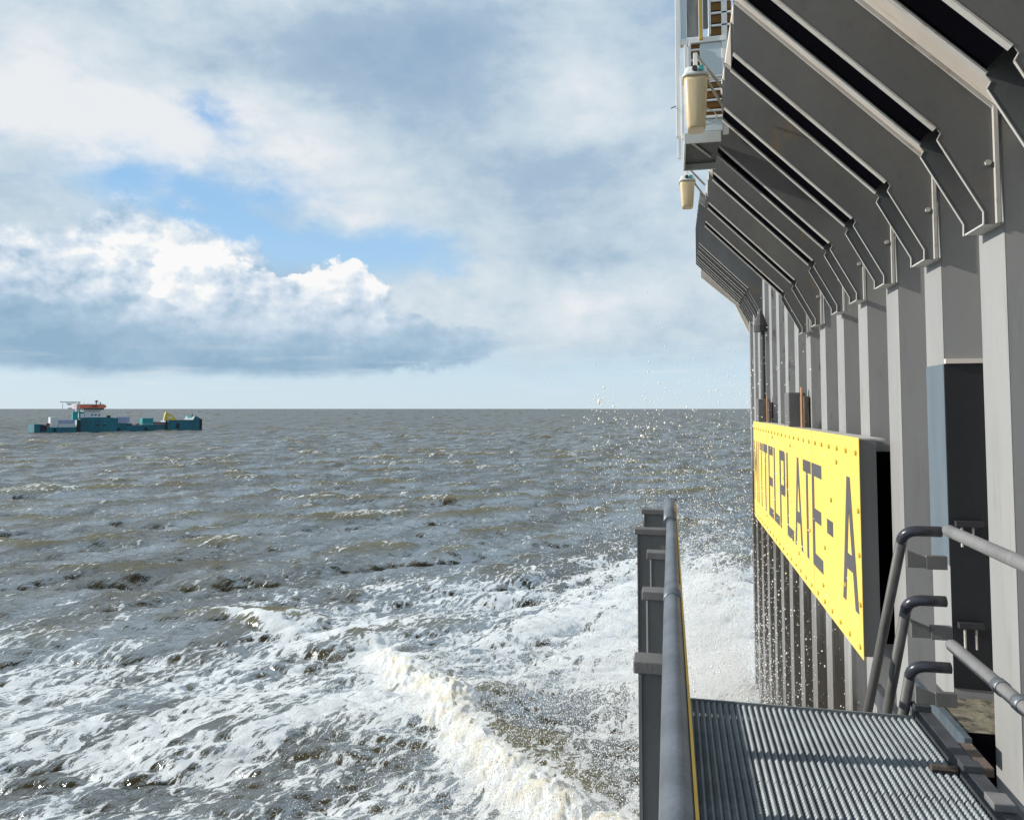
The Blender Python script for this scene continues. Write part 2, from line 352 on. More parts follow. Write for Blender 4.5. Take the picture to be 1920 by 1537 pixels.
def build_sea():
    rows = [2.0, 4, 6, 8, 9.5, 10.5, 11.3]
    s = 747*8/12.0
    while s > 3.0: rows.append(747*8/s); s -= .62
    for d in (2300, 2800, 3600, 5000, 8000, 14000, 30000): rows.append(d)
    rows = np.array(rows)
    a0 = -TH; dense = np.linspace(-R(40), R(40), 1180)
    A = a0+np.concatenate([np.linspace(-math.pi, -R(41), 60), dense, np.linspace(R(41), math.pi, 60)])
    nr, na = len(rows), len(A)
    r, a = np.meshgrid(rows, A, indexing='ij')
    x = r*np.sin(a); y = r*np.cos(a)
    dr = np.gradient(rows)[:, None]*np.ones_like(a)
    z = np.zeros_like(x); ox = np.zeros_like(x); oy = np.zeros_like(x)
    # three bands of waves; a band fades where the sheet is too coarse to carry it
    for (n, Lm, wd, lo, hi, seed, amp, ch, sp, cut) in (
        (512, 173.0, WD, 4.5, 13, 3, .19, 1.1, 4.0, 1e9), (1024, 61.0, WD+.25, 1.1, 5.5, 4, .135, 1.0, 2.6, 700), (1024, 27.0, WD-.25, .22, 1.6, 5, .040, .9, 2.0, 220)):
        T, TX, TY = fft_tile(n, Lm, wd, lo, hi, seed, sp)
        x2 = x*math.cos(.21)+y*math.sin(.21); y2 = -x*math.sin(.21)+y*math.cos(.21)
        f = amp*np.clip(1.4-r/cut, 0, 1)*(np.clip(.45+.55*(r-16)/40, .45, 1) if lo > 1 else np.clip(.7+.3*(r-16)/40, .7, 1))
        z += f*samp(T, Lm, x2, y2); ox += f*ch*samp(TX, Lm, x2, y2); oy += f*ch*samp(TY, Lm, x2, y2)
    near = np.clip((70-r)/40, 0, 1)
    # standing breaker thrown back off the wall
    def path_field(pts, width):
        best = np.full(x.shape, 1e9); sgn = np.zeros(x.shape); par = np.zeros(x.shape); tot = 0
        L_ = [math.dist(pts[i], pts[i+1]) for i in range(len(pts)-1)]; Ls = sum(L_)
        for i in range(len(pts)-1):
            (x0, y0), (x1, y1) = pts[i], pts[i+1]; ux, uy = (x1-x0)/L_[i], (y1-y0)/L_[i]
            t = np.clip((x-x0)*ux+(y-y0)*uy, 0, L_[i]); qx = x-(x0+ux*t); qy = y-(y0+uy*t)
            d = np.hypot(qx, qy); m = d < best
            side = np.sign(ux*(y-y0)-uy*(x-x0))
            best = np.where(m, d, best); sgn = np.where(m, side, sgn); par = np.where(m, (tot+t)/Ls, par); tot += L_[i]
        return best, sgn, par
    nz = fbm2(x, y, 21); nz2 = fbm2(x*3.1+7, y*3.1, 22)
    main = [(-10.6, 25.2), (-9.1, 23.2), (-7.6, 21.4), (-6.3, 20.3), (-5.2, 18.7), (-4.6, 17.6), (-3.7, 16.6), (-2.8, 15.6), (-1.6, 14.5), (0, 13.2)]
    d, sg, pr = path_field(main, 1)
    lump = samp(fft_tile(512, 16.0, 0, .10, .9, 31, spread=0, slope=3.0)[0], 16.0, x, y)
    d = np.abs(d+nz*.10*near+nz2*.05+lump*.07*(sg < 0))
    back = np.where(sg > 0, 1, 0)            # side towards the wall
    env = np.clip(pr/.25, 0, 1)*np.clip((1.1-pr)/.15, 0, 1)
    hgt = np.where(sg > 0, np.exp(-(d/1.7)**2), np.exp(-(d/.62)**2))*env
    z += .55*hgt
    ox += -.13*hgt; oy += -.10*hgt
    front = np.where(sg > 0, np.exp(-(d/.30)**2), np.exp(-(np.clip(d-.2, 0, 9)/.75)**2))*env
    z += front*.040*lump
    sec = [(-18.5, 26.8), (-16.3, 25.9), (-14.5, 25.2), (-12.5, 24.6), (-10.6, 24.4)]
    d2, sg2, pr2 = path_field(sec, 1); env2 = np.sin(np.clip(pr2, 0, 1)*math.pi)
    h2 = np.where(sg2 > 0, np.exp(-(d2/1.3)**2), np.exp(-(d2/.5)**2))*env2
    z += .28*h2
    V = np.stack([x+ox*np.clip(1.2-r/900, 0, 1), y+oy*np.clip(1.2-r/900, 0, 1), SEA+z], -1).reshape(-1, 3)
    # ---- foam: how much of it floats where (0..1+)
    c, s_ = math.cos(TH), math.sin(TH)
    def bump(px, py, sx, sy):            # a patch of foam surveyed at this spot of the water, sizes in metres across/along
        q = ray(px, py); t = SEA/q[2]; cx, cy = q[0]*t, q[1]*t
        lx = (x-cx)*c+(y-cy)*s_; ly = -(x-cx)*s_+(y-cy)*c
        return np.exp(-(lx/sx)**2-(ly/sy)**2)
    dist_wall = 2.1-x
    fo = np.zeros_like(x)
    # broad apron of foam spreading from the wall: its far limit runs away towards the wall
    lim = np.interp(x, [-40, -22, -16, -11, -7, -3, 0, 2], [20, 24.5, 27, 29.5, 34, 40, 44, 47])
    ap = 1/(1+np.exp((y-lim+nz*2.0)/1.6))
    fo += .285*ap
    fo += .15*bump(1120, 1180, 7, 7) + .55*bump(1350, 1180, 4.5, 10) + .20*bump(620, 1180, 5, 2.8) + .05*bump(330, 1330, 5.0, 2.2) + .06*bump(560, 1310, 4, 2.0)
    fo += .05*bump(120, 1300, 3, 2.2)+.14*bump(850, 1110, 3.5, 2.5)+.14*bump(200, 1420, 3, 1.1)+.2*bump(1250, 1080, 3, 5)+.16*bump(700, 1300, 3, 1.5)
    fo -= .30*bump(1040, 1330, 1.9, 1.7) + .20*bump(830, 1170, 1.9, 2.6)+.24*bump(790, 1430, 1.6, .8) + .18*bump(260, 1480, 2.6, .55) + .22*bump(600, 1380, 1.3, .6) + .10*bump(430, 1510, 1.6, .5) + .15*bump(920, 1490, 1.2, .7)+.10*bump(620, 1480, 1.0, .6)+.16*bump(420, 1190, 3.5, 1.6)
    fo += .05*nz*ap
    # distant streaks and little whitecaps on the steep crests
    crest = np.clip((z-.30)/.35, 0, 1)*np.clip((r-25)/20, 0, 1)*np.clip(1.3-r/500, 0, 1)
    fo += .26*crest + .12*np.exp(-((y-lim-3+nz)/2.6)**2)*np.clip((x+30)/20, 0, 1)
    fo = fo + 1.15*front + .75*np.where(sg2 > 0, 0, np.exp(-(d2/.35)**2))*env2 + .45*np.exp(-(d2/.15)**2)*env2
    thick = np.clip(1.1*front, 0, 1)
    fo = np.clip(fo, 0, 1.6)
    idx = np.arange(nr*na).reshape(nr, na)
    Fc = np.stack([idx[:-1, :-1], idx[:-1, 1:], idx[1:, 1:], idx[1:, :-1]], -1).reshape(-1, 4)[:, ::-1]
    # close the seam behind the viewer
    o = big_mesh('sea', V, Fc, sea_mat())
    for nm, arr in (('foam', fo), ('thick', thick), ('crest', z)):
        at = o.data.attributes.new(nm, 'FLOAT', 'POINT'); at.data.foreach_set('value', arr.astype(np.float32).ravel())
    o['kind'] = 'structure'
    return o
def sea_mat():
    m = bpy.data.materials.new('turbid_north_sea_water'); m.use_nodes = True; t = m.node_tree; t.nodes.clear(); q = G(t)
    geo = q.n('ShaderNodeNewGeometry'); pos = geo.outputs['Position']
    def attr(n):
        a = q.n('ShaderNodeAttribute', attribute_name=n); return a.outputs['Fac']
    foam, thick, crest = attr('foam'), attr('thick'), attr('crest')
    mp = q.n('ShaderNodeMapping'); t.links.new(pos, mp.inputs[0]); mp.inputs['Rotation'].default_value = (0, 0, -R(72)); 
    rp = mp.outputs[0]
    st = q.v('MULTIPLY', rp, (.36, 1, 0)); rp0 = q.v('MULTIPLY', pos, (1, 1, 0))
    warp = q.v('MULTIPLY', q.v('SUBTRACT', q.noise(st, 1.1, 4, .6, color=True), (.5, .5, .5)), (1.3, 1.3, 0))
    stw = q.v('ADD', st, warp)
    nA = q.noise(stw, .75, 6, .60, .4)                       # streaky patches
    st2 = q.v('ADD', q.v('MULTIPLY', rp, (.40, 1, 0)), q.v('MULTIPLY', warp, (.8, .8, 0)))
    nB = q.noise(st2, 4.6, 7, .68, .9)                       # shreds
    rid = q.m('SUBTRACT', 1.0, q.m('MULTIPLY', q.m('ABSOLUTE', q.m('SUBTRACT', nA, .5)), 9.0), clamp=True)   # filaments
    vor = q.voro(q.v('ADD', q.v('MULTIPLY', rp, (.6, 1, 0)), q.v('MULTIPLY', warp, (.5, .5, 0))), 3.0, 'DISTANCE_TO_EDGE')
    lace = q.m('SUBTRACT', 1.0, q.m('MULTIPLY', vor, 5.0), clamp=True)
    fine = q.noise(rp0, 26.0, 4, .75)
    v = q.m('MULTIPLY_ADD', q.m('SUBTRACT', nA, .5), 1.75, .375)
    v = q.m('MULTIPLY_ADD', q.m('SUBTRACT', nB, .5), 1.35, v)
    v = q.m('MULTIPLY_ADD', q.m('SUBTRACT', fine, .5), .75, v)
    net = q.m('SUBTRACT', 1.0, q.m('MULTIPLY', q.m('ABSOLUTE', q.m('SUBTRACT', q.noise(q.v('ADD', st2, warp), 1.6, 5, .62, .5), .5)), 11.0), clamp=True)
    v = q.m('MULTIPLY_ADD', lace, .24, v); v = q.m('MULTIPLY_ADD', rid, .10, v); v = q.m('MULTIPLY_ADD', net, .26, v)
    thr = q.m('SUBTRACT', 1.03, foam)
    fm = q.ss(q.m('SUBTRACT', v, thr), -.03, .07)
    soft = q.m('MULTIPLY', q.ss(q.m('SUBTRACT', v, thr), -.16, .04), .34)   # bubbles just under the surface
    wn = q.noise(q.v('MULTIPLY', rp, (.35, 1, 0)), .42, 6, .62)
    wcol = q.mix(q.ss(wn, .35, .68), (.044, .037, .022, 1), (.078, .065, .036, 1))
    wcol = q.mix(q.ss(crest, .12, .50), wcol, (.118, .097, .038, 1))
    wcol = q.mix(soft, wcol, (.34, .34, .31, 1))
    dif = q.n('ShaderNodeBsdfDiffuse'); q.put(dif, 0, wcol)
    b1 = q.n('ShaderNodeBump'); b1.inputs['Distance'].default_value = 1.0; b1.inputs['Strength'].default_value = 1.0
    dist = q.v('LENGTH', pos)
    far = q.ss(dist, 50, 400)
    vfar = q.ss(dist, 150, 900)
    nb = q.m('MULTIPLY', q.noise(q.v('MULTIPLY', rp, (.6, 1, 0)), 2.4, 5, .60), .12)
    nb2 = q.m('MULTIPLY', q.noise(q.v('MULTIPLY', rp, (.45, 1, 0)), .8, 6, .66), q.m('MULTIPLY_ADD', far, 1.7, .1))
    nb3 = q.m('MULTIPLY', q.noise(q.v('MULTIPLY', rp, (.7, 1, 0)), 10.0, 3, .6), .018)
    h_ = q.m('ADD', q.m('ADD', nb, nb2), nb3)
    q.put(b1, 'Height', q.m('MULTIPLY', h_, q.m('MULTIPLY_ADD', vfar, -.55, 1.0)))
    # light that comes back out of muddy water has no facing of its own: shade it with an almost level normal
    nf = q.v('NORMALIZE', q.v('ADD', q.v('MULTIPLY', b1.outputs[0], (.30, .30, .30)), (0, 0, 1)))
    t.links.new(nf, dif.inputs['Normal'])
    gl = q.n('ShaderNodeBsdfGlossy'); gl.inputs['Color'].default_value = (.92, .97, 1.0, 1)
    q.put(gl, 'Roughness', q.m('MULTIPLY_ADD', far, .16, .12))
    t.links.new(b1.outputs[0], gl.inputs['Normal'])
    fr = q.n('ShaderNodeFresnel'); fr.inputs[0].default_value = 1.33; t.links.new(b1.outputs[0], fr.inputs['Normal'])
    # a rough sea seen edge-on shows mostly the facing sides of its waves, so it mirrors far less than a flat one
    cap = q.m('MULTIPLY_ADD', far, -.12, .56)
    frc = q.m('MINIMUM', q.m('MULTIPLY', q.m('SUBTRACT', fr.outputs[0], .045), .85), cap)
    # the facing sides of unresolved waves: patches, lengthened across the view by perspective
    pat = q.noise(q.v('MULTIPLY', rp, (.30, 1, 0)), .22, 8, .72)
    frc = q.m('MULTIPLY', frc, q.m('MULTIPLY_ADD', q.m('SUBTRACT', q.ss(pat, .40, .60), 1.0), q.m('MULTIPLY_ADD', far, .10, .50), 1.0))
    frc = q.m('MULTIPLY', frc, q.m('MULTIPLY_ADD', q.ss(crest, .12, .42), -.60, 1.0))
    wat = q.n('ShaderNodeMixShader'); t.links.new(frc, wat.inputs[0]); t.links.new(dif.outputs[0], wat.inputs[1]); t.links.new(gl.outputs[0], wat.inputs[2])
    # foam
    b2 = q.n('ShaderNodeBump'); b2.inputs['Distance'].default_value = 1.0; b2.inputs['Strength'].default_value = 1.0
    q.put(b2, 'Height', q.m('ADD', q.m('MULTIPLY', fine, .020), q.m('MULTIPLY', nB, .07)))
    fcol = q.mix(q.m('MULTIPLY', thick, q.ss(q.noise(rp0, 3.0, 5, .6), .4, .62)), (.72, .745, .76, 1), (.70, .66, .56, 1))
    fcol = q.mix(q.m('MULTIPLY', q.ss(q.noise(rp0, 11.0, 5, .7), .50, .72), .42), fcol, (.40, .40, .38, 1))
    fd = q.n('ShaderNodeBsdfDiffuse'); q.put(fd, 0, fcol); t.links.new(q.v('NORMALIZE', q.v('ADD', q.v('MULTIPLY', b2.outputs[0], (.7, .7, .7)), (0, 0, .5))), fd.inputs['Normal'])
    mx = q.n('ShaderNodeMixShader'); q.put(mx, 0, q.m('MULTIPLY', fm, .94)); t.links.new(wat.outputs[0], mx.inputs[1]); t.links.new(fd.outputs[0], mx.inputs[2])
    om = q.n('ShaderNodeOutputMaterial'); t.links.new(mx.outputs[0], om.inputs[0])
    return m
build_sea()

# ------------------------------------------------------------------ the platform wall
XF = 2.135                            # outer face of the piles
wall = thing('platform_wall', 'grey corrugated sheet pile wall with dark slanting beams overhanging the sea', 'platform wall', (XF, 12, 0))
PIT = 1.2
def pile(y0):
    t = .014; d = .36; w = .42; inn = PIT-w-.16
    pts = [(XF, y0), (XF, y0+w), (XF+d, y0+w+.08), (XF+d, y0+w+.08+inn), (XF, y0+PIT)]
    b = MB()
    outl = [(XF, y0-.0), (XF, y0+w), (XF+d, y0+w+.08), (XF+d, y0+PIT-.025), (XF+.004, y0+PIT-.004)]
    back = [(p[0]+t, p[1]) for p in outl]
    poly = outl+back[::-1]
    b.prism(poly, 'z', -9.5, 5.6)
    return b
k = -3
while True:
    y0 = 5.44+k*PIT
    if y0 > 21.6: break
    pile(y0).build('sheet_pile', 'pile', wall)
    k += 1
MB().box(XF, XF+.5, 22.235, 22.55, -9.5, 5.6).build('end_pile', 'pile', wall)
# slanting overhang beams: web, bottom flange, top flange, gusset pair
SL = (3.10-1.885)/(1.74-.54)
def zb(x): return 1.885+(1.74-x)*SL
DV = .47
def beam(yk, dx=0.0, dz=0.0, DV=.47):
    T = lambda p: ((p[0])*1.0+dx, p[1]+dz)
    web = [(.54, zb(.54)), (1.74, zb(1.74)), (1.765, 1.84), (1.745, 1.80), (2.01, 1.30), (2.01, 1.215), (2.115, 1.215), (2.115, zb(2.115)+DV), (.54, zb(.54)+DV)]
    o = MB().prism([T(p) for p in web], 'y', yk, yk+.012).build('deflector_beam', 'beam', wall)
    n = Vector((-SL, -1)).normalized()
    def strip(p0, p1, th, ya, yb, bb):
        q0 = (p0[0]+n.x*th, p0[1]+n.y*th); q1 = (p1[0]+n.x*th, p1[1]+n.y*th)
        bb.prism([p0, p1, q1, q0], 'y', ya, yb)
    def edge_line(pp, ya, yb, par):
        b = MB()
        for p, q_ in zip(pp[:-1], pp[1:]):
            dd = Vector((q_[0]-p[0], q_[1]-p[1])).normalized(); nn = Vector((dd.y, -dd.x))
            if nn.x > 0: nn = -nn
            b.prism([p, q_, (q_[0]+nn.x*.006, q_[1]+nn.y*.004), (p[0]+nn.x*.004, p[1]+nn.y*.004)], 'y', ya, yb)
        b.build('gusset_edge', 'flange', par)
    a0 = T((.54, zb(.54))); a1 = T((1.74, zb(1.74)))
    b = MB(); strip(a0, a1, .012, yk-.003, yk+.05, b); b.build('bottom_flange', 'flange', o)
    edge_line([T(p) for p in [(1.765, 1.84), (1.745, 1.80), (2.01, 1.30), (2.01, 1.215)]], yk-.003, yk+.016, o)
    # back plate of the same beam, black sheet between the two paints the shade of the hollow
    o4 = MB().prism([T(p) for p in web[:2]+[(1.74, zb(1.74)+DV-.02), (.54, zb(.54)+DV-.02)]], 'y', yk+.348, yk+.36).build('back_plate', 'beam', o)
    b = MB(); strip(a0, a1, .012, yk+.322, yk+.364, b); b.build('bottom_flange', 'flange', o)
    b = MB(); m0 = (a0[0], a0[1]+.03); m1 = (a1[0], a1[1]+.03); strip(m0, m1, -.02, yk+.013, yk+.347, b); b.build('hollow_shade_sheet', 'void_shade', o)
    t0 = T((.56, zb(.56)+DV-.001)); t1 = T((2.11, zb(2.11)+DV-.001))
    b = MB(); strip(t0, t1, .022, yk-.02, yk-.001, b); b.build('weld_bead', 'flange', o)
    # second gusset plate further along the same pile
    g2 = [(1.74, zb(1.74)), (1.765, 1.84), (1.745, 1.80), (2.01, 1.30), (2.01, 1.215), (2.13, 1.215), (2.13, zb(2.13)+DV), (1.74, zb(1.74)+DV-.02)]
    o3 = MB().prism([T(p) for p in g2], 'y', yk+.348, yk+.36).build('gusset_plate', 'beam', wall)
    edge_line([T(p) for p in g2[1:5]], yk+.345, yk+.364, o3)
    # pad between the pair, bolt, vertical angle on the pile
    p0, p1 = T((2.012, 1.215)), T((2.13, 1.227)); MB().box(p0[0], p1[0], yk+.014, yk+.346, p0[1], p1[1]).build('bearing_pad', 'flange', wall)
    p0, p1 = T((2.075, 1.215)), T((2.10, 2.0)); MB().box(p0[0], p1[0], yk-.03, yk-.001, p0[1], p1[1]).build('stiffener', 'flange', wall)
    c = T((2.04, 1.62)); MB().tube([(c[0], yk-.02, c[1]), (c[0], yk, c[1])], .02, 6).build('bolt', 'flange', wall)
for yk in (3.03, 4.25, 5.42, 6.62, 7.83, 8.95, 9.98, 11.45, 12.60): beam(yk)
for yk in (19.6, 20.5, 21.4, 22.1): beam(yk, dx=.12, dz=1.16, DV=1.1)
# dark soffit above the beams and the outer edge channel
b = MB(); b.prism([(.55, zb(.55)+DV+.001), (2.3, zb(2.3)+DV+.001), (2.3, zb(2.3)+DV+.06), (.55, zb(.55)+DV+.06)], 'y', 1.5, 12.95); b.build('soffit', 'cream', wall)
b = MB(); b.prism([(.68, 5.33), (2.3, 3.70), (2.3, 3.8), (.68, 5.45)], 'y', 19.0, 22.5); b.build('far_soffit', 'beam', wall)
b = MB(); b.prism([(.80, 3.86), (1.75, 3.02), (2.14, 2.15), (2.16, 2.7), (1.92, 3.3), (.80, 4.2)], 'y', 22.48, 22.56); b.build('end_fascia', 'cream', wall)
# coated stretch of one pile
yc = 5.44+PIT
b = MB(); b.box(XF-.006, XF-.001, yc-.004, yc+.424, -1.25, .36); b.build('blue_grey_coating', 'bluegrey', wall)
nrm = Vector((.36, .08)); pts = [(XF+.002, yc-.012), (XF+.36, yc-.095), (XF+.36, yc-.10), (XF+.002, yc-.017)]
b = MB(); b.prism([(XF-.001, yc-.004), (XF+.355, yc-.028), (XF+.355, yc-.036), (XF-.001, yc-.012)], 'z', -2.2, .36); b.build('navy_coating', 'navy', wall)
b = MB(); b.prism([(XF-.002, yc-.006), (XF+.355, yc-.030), (XF+.355, yc-.07), (XF-.002, yc-.046)], 'z', .362, .40); b.build('weld_bar', 'cream', wall)
# clips and stubs on the coated web
for z, x0, x1 in ((-.93, 2.16, 2.36), (-1.72, 2.16, 2.34)):
    MB().box(x0, x1, yc-.09, yc-.04, z, z+.045).build('web_clip', 'darkpart', wall, bevel=.003)
    for xx_ in (2.20, 2.28): MB().box(xx_, xx_+.012, yc-.075, yc-.05, z-.16, z-.005).build('web_clip', 'flange', wall, bevel=.002)
# rusty fenders and blotched pipes higher up between the far piles
for (y, z0, z1) in ((12.75, -.35, .25), (17.4, -.35, .2)):
    MB().box(XF-.10, XF-.02, y, y+.42, z0, z1-.05).build('rusty_bracket', 'rusty', wall, bevel=.01)
    MB().box(XF-.125, XF-.105, y+.1, y+.2, z0, z1+.1).build('rusty_bar', 'copper', wall, bevel=.004)
    MB().box(XF-.27, XF-.0, y+.46, y+.95, z0, z1+.02).build('bracket_cheek', 'beam', wall, bevel=.01)
MB().tube([(XF-.09, 18.3, -.3), (XF-.09, 18.3, 1.8)], .045, 12).build('rusty_pipe', 'darkpart', wall)
MB().tube([(XF-.14, 18.3, 1.8), (XF-.14, 18.3, 1.95), (XF-.14, 18.3, 2.3)], [.16, .16, .03], 12).build('pipe_cowl', 'darkpart', wall)

# ------------------------------------------------------------------ the name board
XS = 1.84; SY0, SY1 = 8.27, 18.75; SZ0, SZ1 = -2.54, -.30
sign = thing('name_board', 'long yellow name board bolted to the grey sheet pile wall, reading MITTELPLATE-A', 'sign', (XS, SY0, SZ0))
seams = [SY0, 10.95, 13.6, 16.2, SY1]
for i in range(4):
    off = .002*(i % 2)
    MB().box(XS-off, XS+.006, seams[i]+.003, seams[i+1]-.003, SZ0, SZ1).build('sign_sheet', 'yellow', sign)
MB().box(XS+.0065, XS+.17, SY0+.05, SY1-.05, SZ0+.03, SZ1-.03).build('case', 'signside', sign)
MB().box(XS+.012, XS+.172, SY0+.03, SY0+.049, SZ0+.03, SZ1-.02).build('case_end', 'signside', sign)
MB().box(XS+.01, XS+.26, SY0+.04, SY1, SZ1-.028, SZ1-.005).build('top_cover', 'flange', sign)
for y in (8.9, 12.5, 16.1):
    for z in (SZ0+.4, SZ1-.4):
        MB().box(XS+.172, XF-.003, y, y+.12, z, z+.1).build('wall_bracket', 'beam', sign)
bm0 = MB().tube([(0, 0, 0), (-.014, 0, 0)], .028, 8); bolt0 = None
def bolt(y, z):
    global bolt0
    if bolt0 is None:
        bolt0 = bm0.build('bolt', 'bolt', sign); o = bolt0
    else:
        o = bolt0.copy(); COL.objects.link(o)
    o.parent = sign; o.location = (XS-.002-sign.location.x, y-sign.location.y, z-sign.location.z)
y = SY0+.12
while y < SY1:
    bolt(y, SZ1-.16); bolt(y, SZ0+.10); y += .46
for z in (-.75-.3, -1.5, -2.0): bolt(SY0+.06, z)
for y, z in ((9.35, -.62), (9.7, -1.1), (10.15, -1.75), (9.0, -1.95), (10.3, -2.25), (12.9, -.6), (13.7, -1.2), (12.2, -2.2), (15.2, -.55), (11.2, -1.7), (16.3, -2.2)): bolt(y, z)
MB().box(XS+.19, 2.47, 8.90, 8.912, SZ0, SZ1-.17).build('sign_shade_sheet', 'void_shade', sign)  # added black sheet, paints the sign's shade over the pile web behind
# letters: strokes in (u to the right, v up), unit box
H_ = 1.38; LW = .66; st = .15
def strokes(ch):
    w, t = 1.0, .24; h = .125
    R_ = lambda a, b_, c, d: [(a, b_), (c, b_), (c, d), (a, d)]
    return {
     'M': [R_(0, 0, .2, 1), R_(.8, 0, 1, 1), [(.2, 1), (.2, .72), (.5, .30), (.5, .58)], [(.5, .58), (.5, .30), (.8, .72), (.8, 1)]],
     'I': [R_(.38, 0, .62, 1)],
     'T': [R_(0, 1-h, 1, 1), R_(.38, 0, .62, 1-h)],
     'E': [R_(0, 0, t, 1), R_(t, 1-h, 1, 1), R_(t, .5-h/2, .9, .5+h/2), R_(t, 0, 1, h)],
     'L': [R_(0, 0, t, 1), R_(t, 0, 1, h)],
     'P': [R_(0, 0, t, 1), R_(t, 1-h, .88, 1), R_(t, .44, .88, .44+h), R_(1-t, .44+h, 1, 1-h), [(.88, 1), (.88, 1-h), (1, 1-h), (1, .96)], [(.88, .44), (1, .48), (1, .44+h), (.88, .44+h)]],
     'A': [[(0, 0), (.2, 0), (.6, 1), (.4, 1)], [(.8, 0), (1, 0), (.6, 1), (.5, .75)], R_(.22, .27, .78, .27+h)],
     '-': [R_(.0, .42, 1, .55)]}[ch]
cent = [18.3, 17.72, 17.15, 16.42, 15.55, 14.72, 13.92, 13.05, 12.2, 11.4, 10.66, 9.82, 8.78]
for ch, yc_ in zip('MITTELPLATE-A', cent):
    w = {'-': .36, 'I': .62, 'A': .74, 'T': .66}.get(ch, .70); hh = H_
    z0 = -2.12
    bmm = MB()
    for i, poly in enumerate(strokes(ch)):
        bmm.prism([(yc_+w/2-u*w, z0+v*hh) for u, v in poly], 'x', XS-.0045-.0006*i, XS-.0005)
    bmm.build('letter', 'letter_rusty' if yc_ > 16.9 else 'letter', sign)

# ------------------------------------------------------------------ the walkway
DZ = -1.61; DX0, DX1, DY0, DY1 = .02, 1.205, -1.2, 4.355
deck = thing('walkway', 'serrated galvanised steel walkway beside the sheet pile wall, between two pipe railings', 'walkway', (.6, 2, DZ))
for (ya, yb, nm) in ((1.0, 3.50, 'grating_panel'), (3.504, DY1, 'grating_panel')):
    nb = 38; pitch = (DX1-DX0)/nb; b = MB()
    for i in range(nb):
        x0 = DX0+i*pitch; seg = .024; n = int((yb-ya)/seg); pts_ = []
        for j in range(n):                     # saw-toothed crest
            yy = ya+j*seg; pts_ += [(yy, -.008), (yy+seg*.35, 0), (yy+seg*.60, 0)]
        pts_.append((ya+n*seg, -.008)); kk = len(pts_)
        prof = [(.0005, -.018), (.004, -.013), (.016, 0.0), (.022, 0.0), (.030, -.018)]
        vs = []
        for px_, pz_ in prof:
            for yy, dz in pts_: vs.append((x0+px_, yy, DZ+pz_+(dz if pz_ > -.015 else 0)))
        fs = [(r_*kk+j, r_*kk+j+1, (r_+1)*kk+j+1, (r_+1)*kk+j) for r_ in range(4) for j in range(kk-1)]
        b.add(vs, fs)
    b.build(nm, 'grating', deck)
b = MB()
y = 1.0
while y < DY1: b.box(DX0, DX1, y, y+.008, DZ-.05, DZ-.031); y += .1
b.build('cross_bars', 'kick', deck)
MB().box(DX0, DX1, DY1+.001, DY1+.012, DZ-.07, DZ+.002).build('edge_bar', 'grating', deck)
MB().box(DX0, DX1, DY0, DY1, DZ-.10, DZ-.09).build('tray', 'kick', deck)
MB().box(DX0-.01, DX0-.001, DY0, DY1, DZ-.12, DZ+.13).build('toe_board', 'kick', deck)
# right hand channel with bolted lugs
b = MB().box(1.212, 1.222, DY0, 4.42, DZ-.12, DZ+.055).box(1.222, 1.275, DY0, 4.42, DZ+.045, DZ+.055)
b.build('side_channel', 'kick', deck, bevel=.002)
MB().box(1.33, 1.36, 2.6, 4.62, DZ-.14, DZ-.06).build('outer_angle', 'kick', deck, bevel=.003)
for y, w, m in ((4.28, .07, 'kick'), (3.62, .07, 'kick'), (3.30, .10, 'pipe_light'), (3.12, .07, 'pipe_light'), (2.7, .1, 'kick')):
    MB().box(1.19, 1.27, y, y+w, DZ+.0555, DZ+.085).build('lug', m, deck, bevel=.003)
MB().box(1.28, 1.34, 3.70, 3.95, DZ+.01, DZ+.05).build('rusty_lug', 'rusty', deck, bevel=.003)
MB().box(1.28, 1.33, 3.30, 3.52, DZ-.06, DZ+.02).build('rusty_lug', 'blueedge', deck, bevel=.003)
MB().tube([(1.10, 3.74, DZ+.012), (1.205, 3.74, DZ+.012)], .018, 8).build('bolt', 'rusty', deck)
# ledge between deck and wall
led = tag(MB().box(1.952, 2.49, 5.885, 6.55, -2.33, -2.25).build('ledge', 'ledge'), 'dirty crusted steel ledge at the foot of the navy painted pile', 'ledge')
MB().box(1.90, 1.9495, 5.74, 7.05, -2.34, -2.235).build('ledge_edge', 'blueedge', led, bevel=.003)
MB().box(1.952, 2.49, 5.865, 5.883, -4.4, -2.25).build('ledge_shade_sheet', 'void_shade', led)  # added black sheet, paints the deep shade below the ledge
MB().box(1.60, 1.66, 3.0, 6.9, -2.45, -2.30).build('side_beam', 'kick', led)
# left railing ---------------------------------------------------------------------------
lr = thing('pipe_railing', 'grey pipe handrail with yellow inner stripe on capped posts, seaward edge of the walkway', 'railing', (-.02, 1.0, DZ))
pz = -.537; px0 = -.020
# pipe in two lengths with a joint
MB().tube([(.006, -1.2, pz), (-.002, 1.0, pz), (-.010, 2.0, pz), (-.016, 3.05, pz), (px0, 3.62, pz)], .0245, 24).build('handrail', 'pipe', lr, smooth=True)
MB().tube([(px0-.006, 3.60, pz+.004), (px0-.014, 4.26, pz+.012)], .031, 24).build('handrail_end', 'pipe', lr, smooth=True)
MB().tube([(-.0105, 2.15, pz), (-.0115, 2.30, pz)], .0265, 24).build('pipe_sleeve', 'pipe', lr, smooth=True)
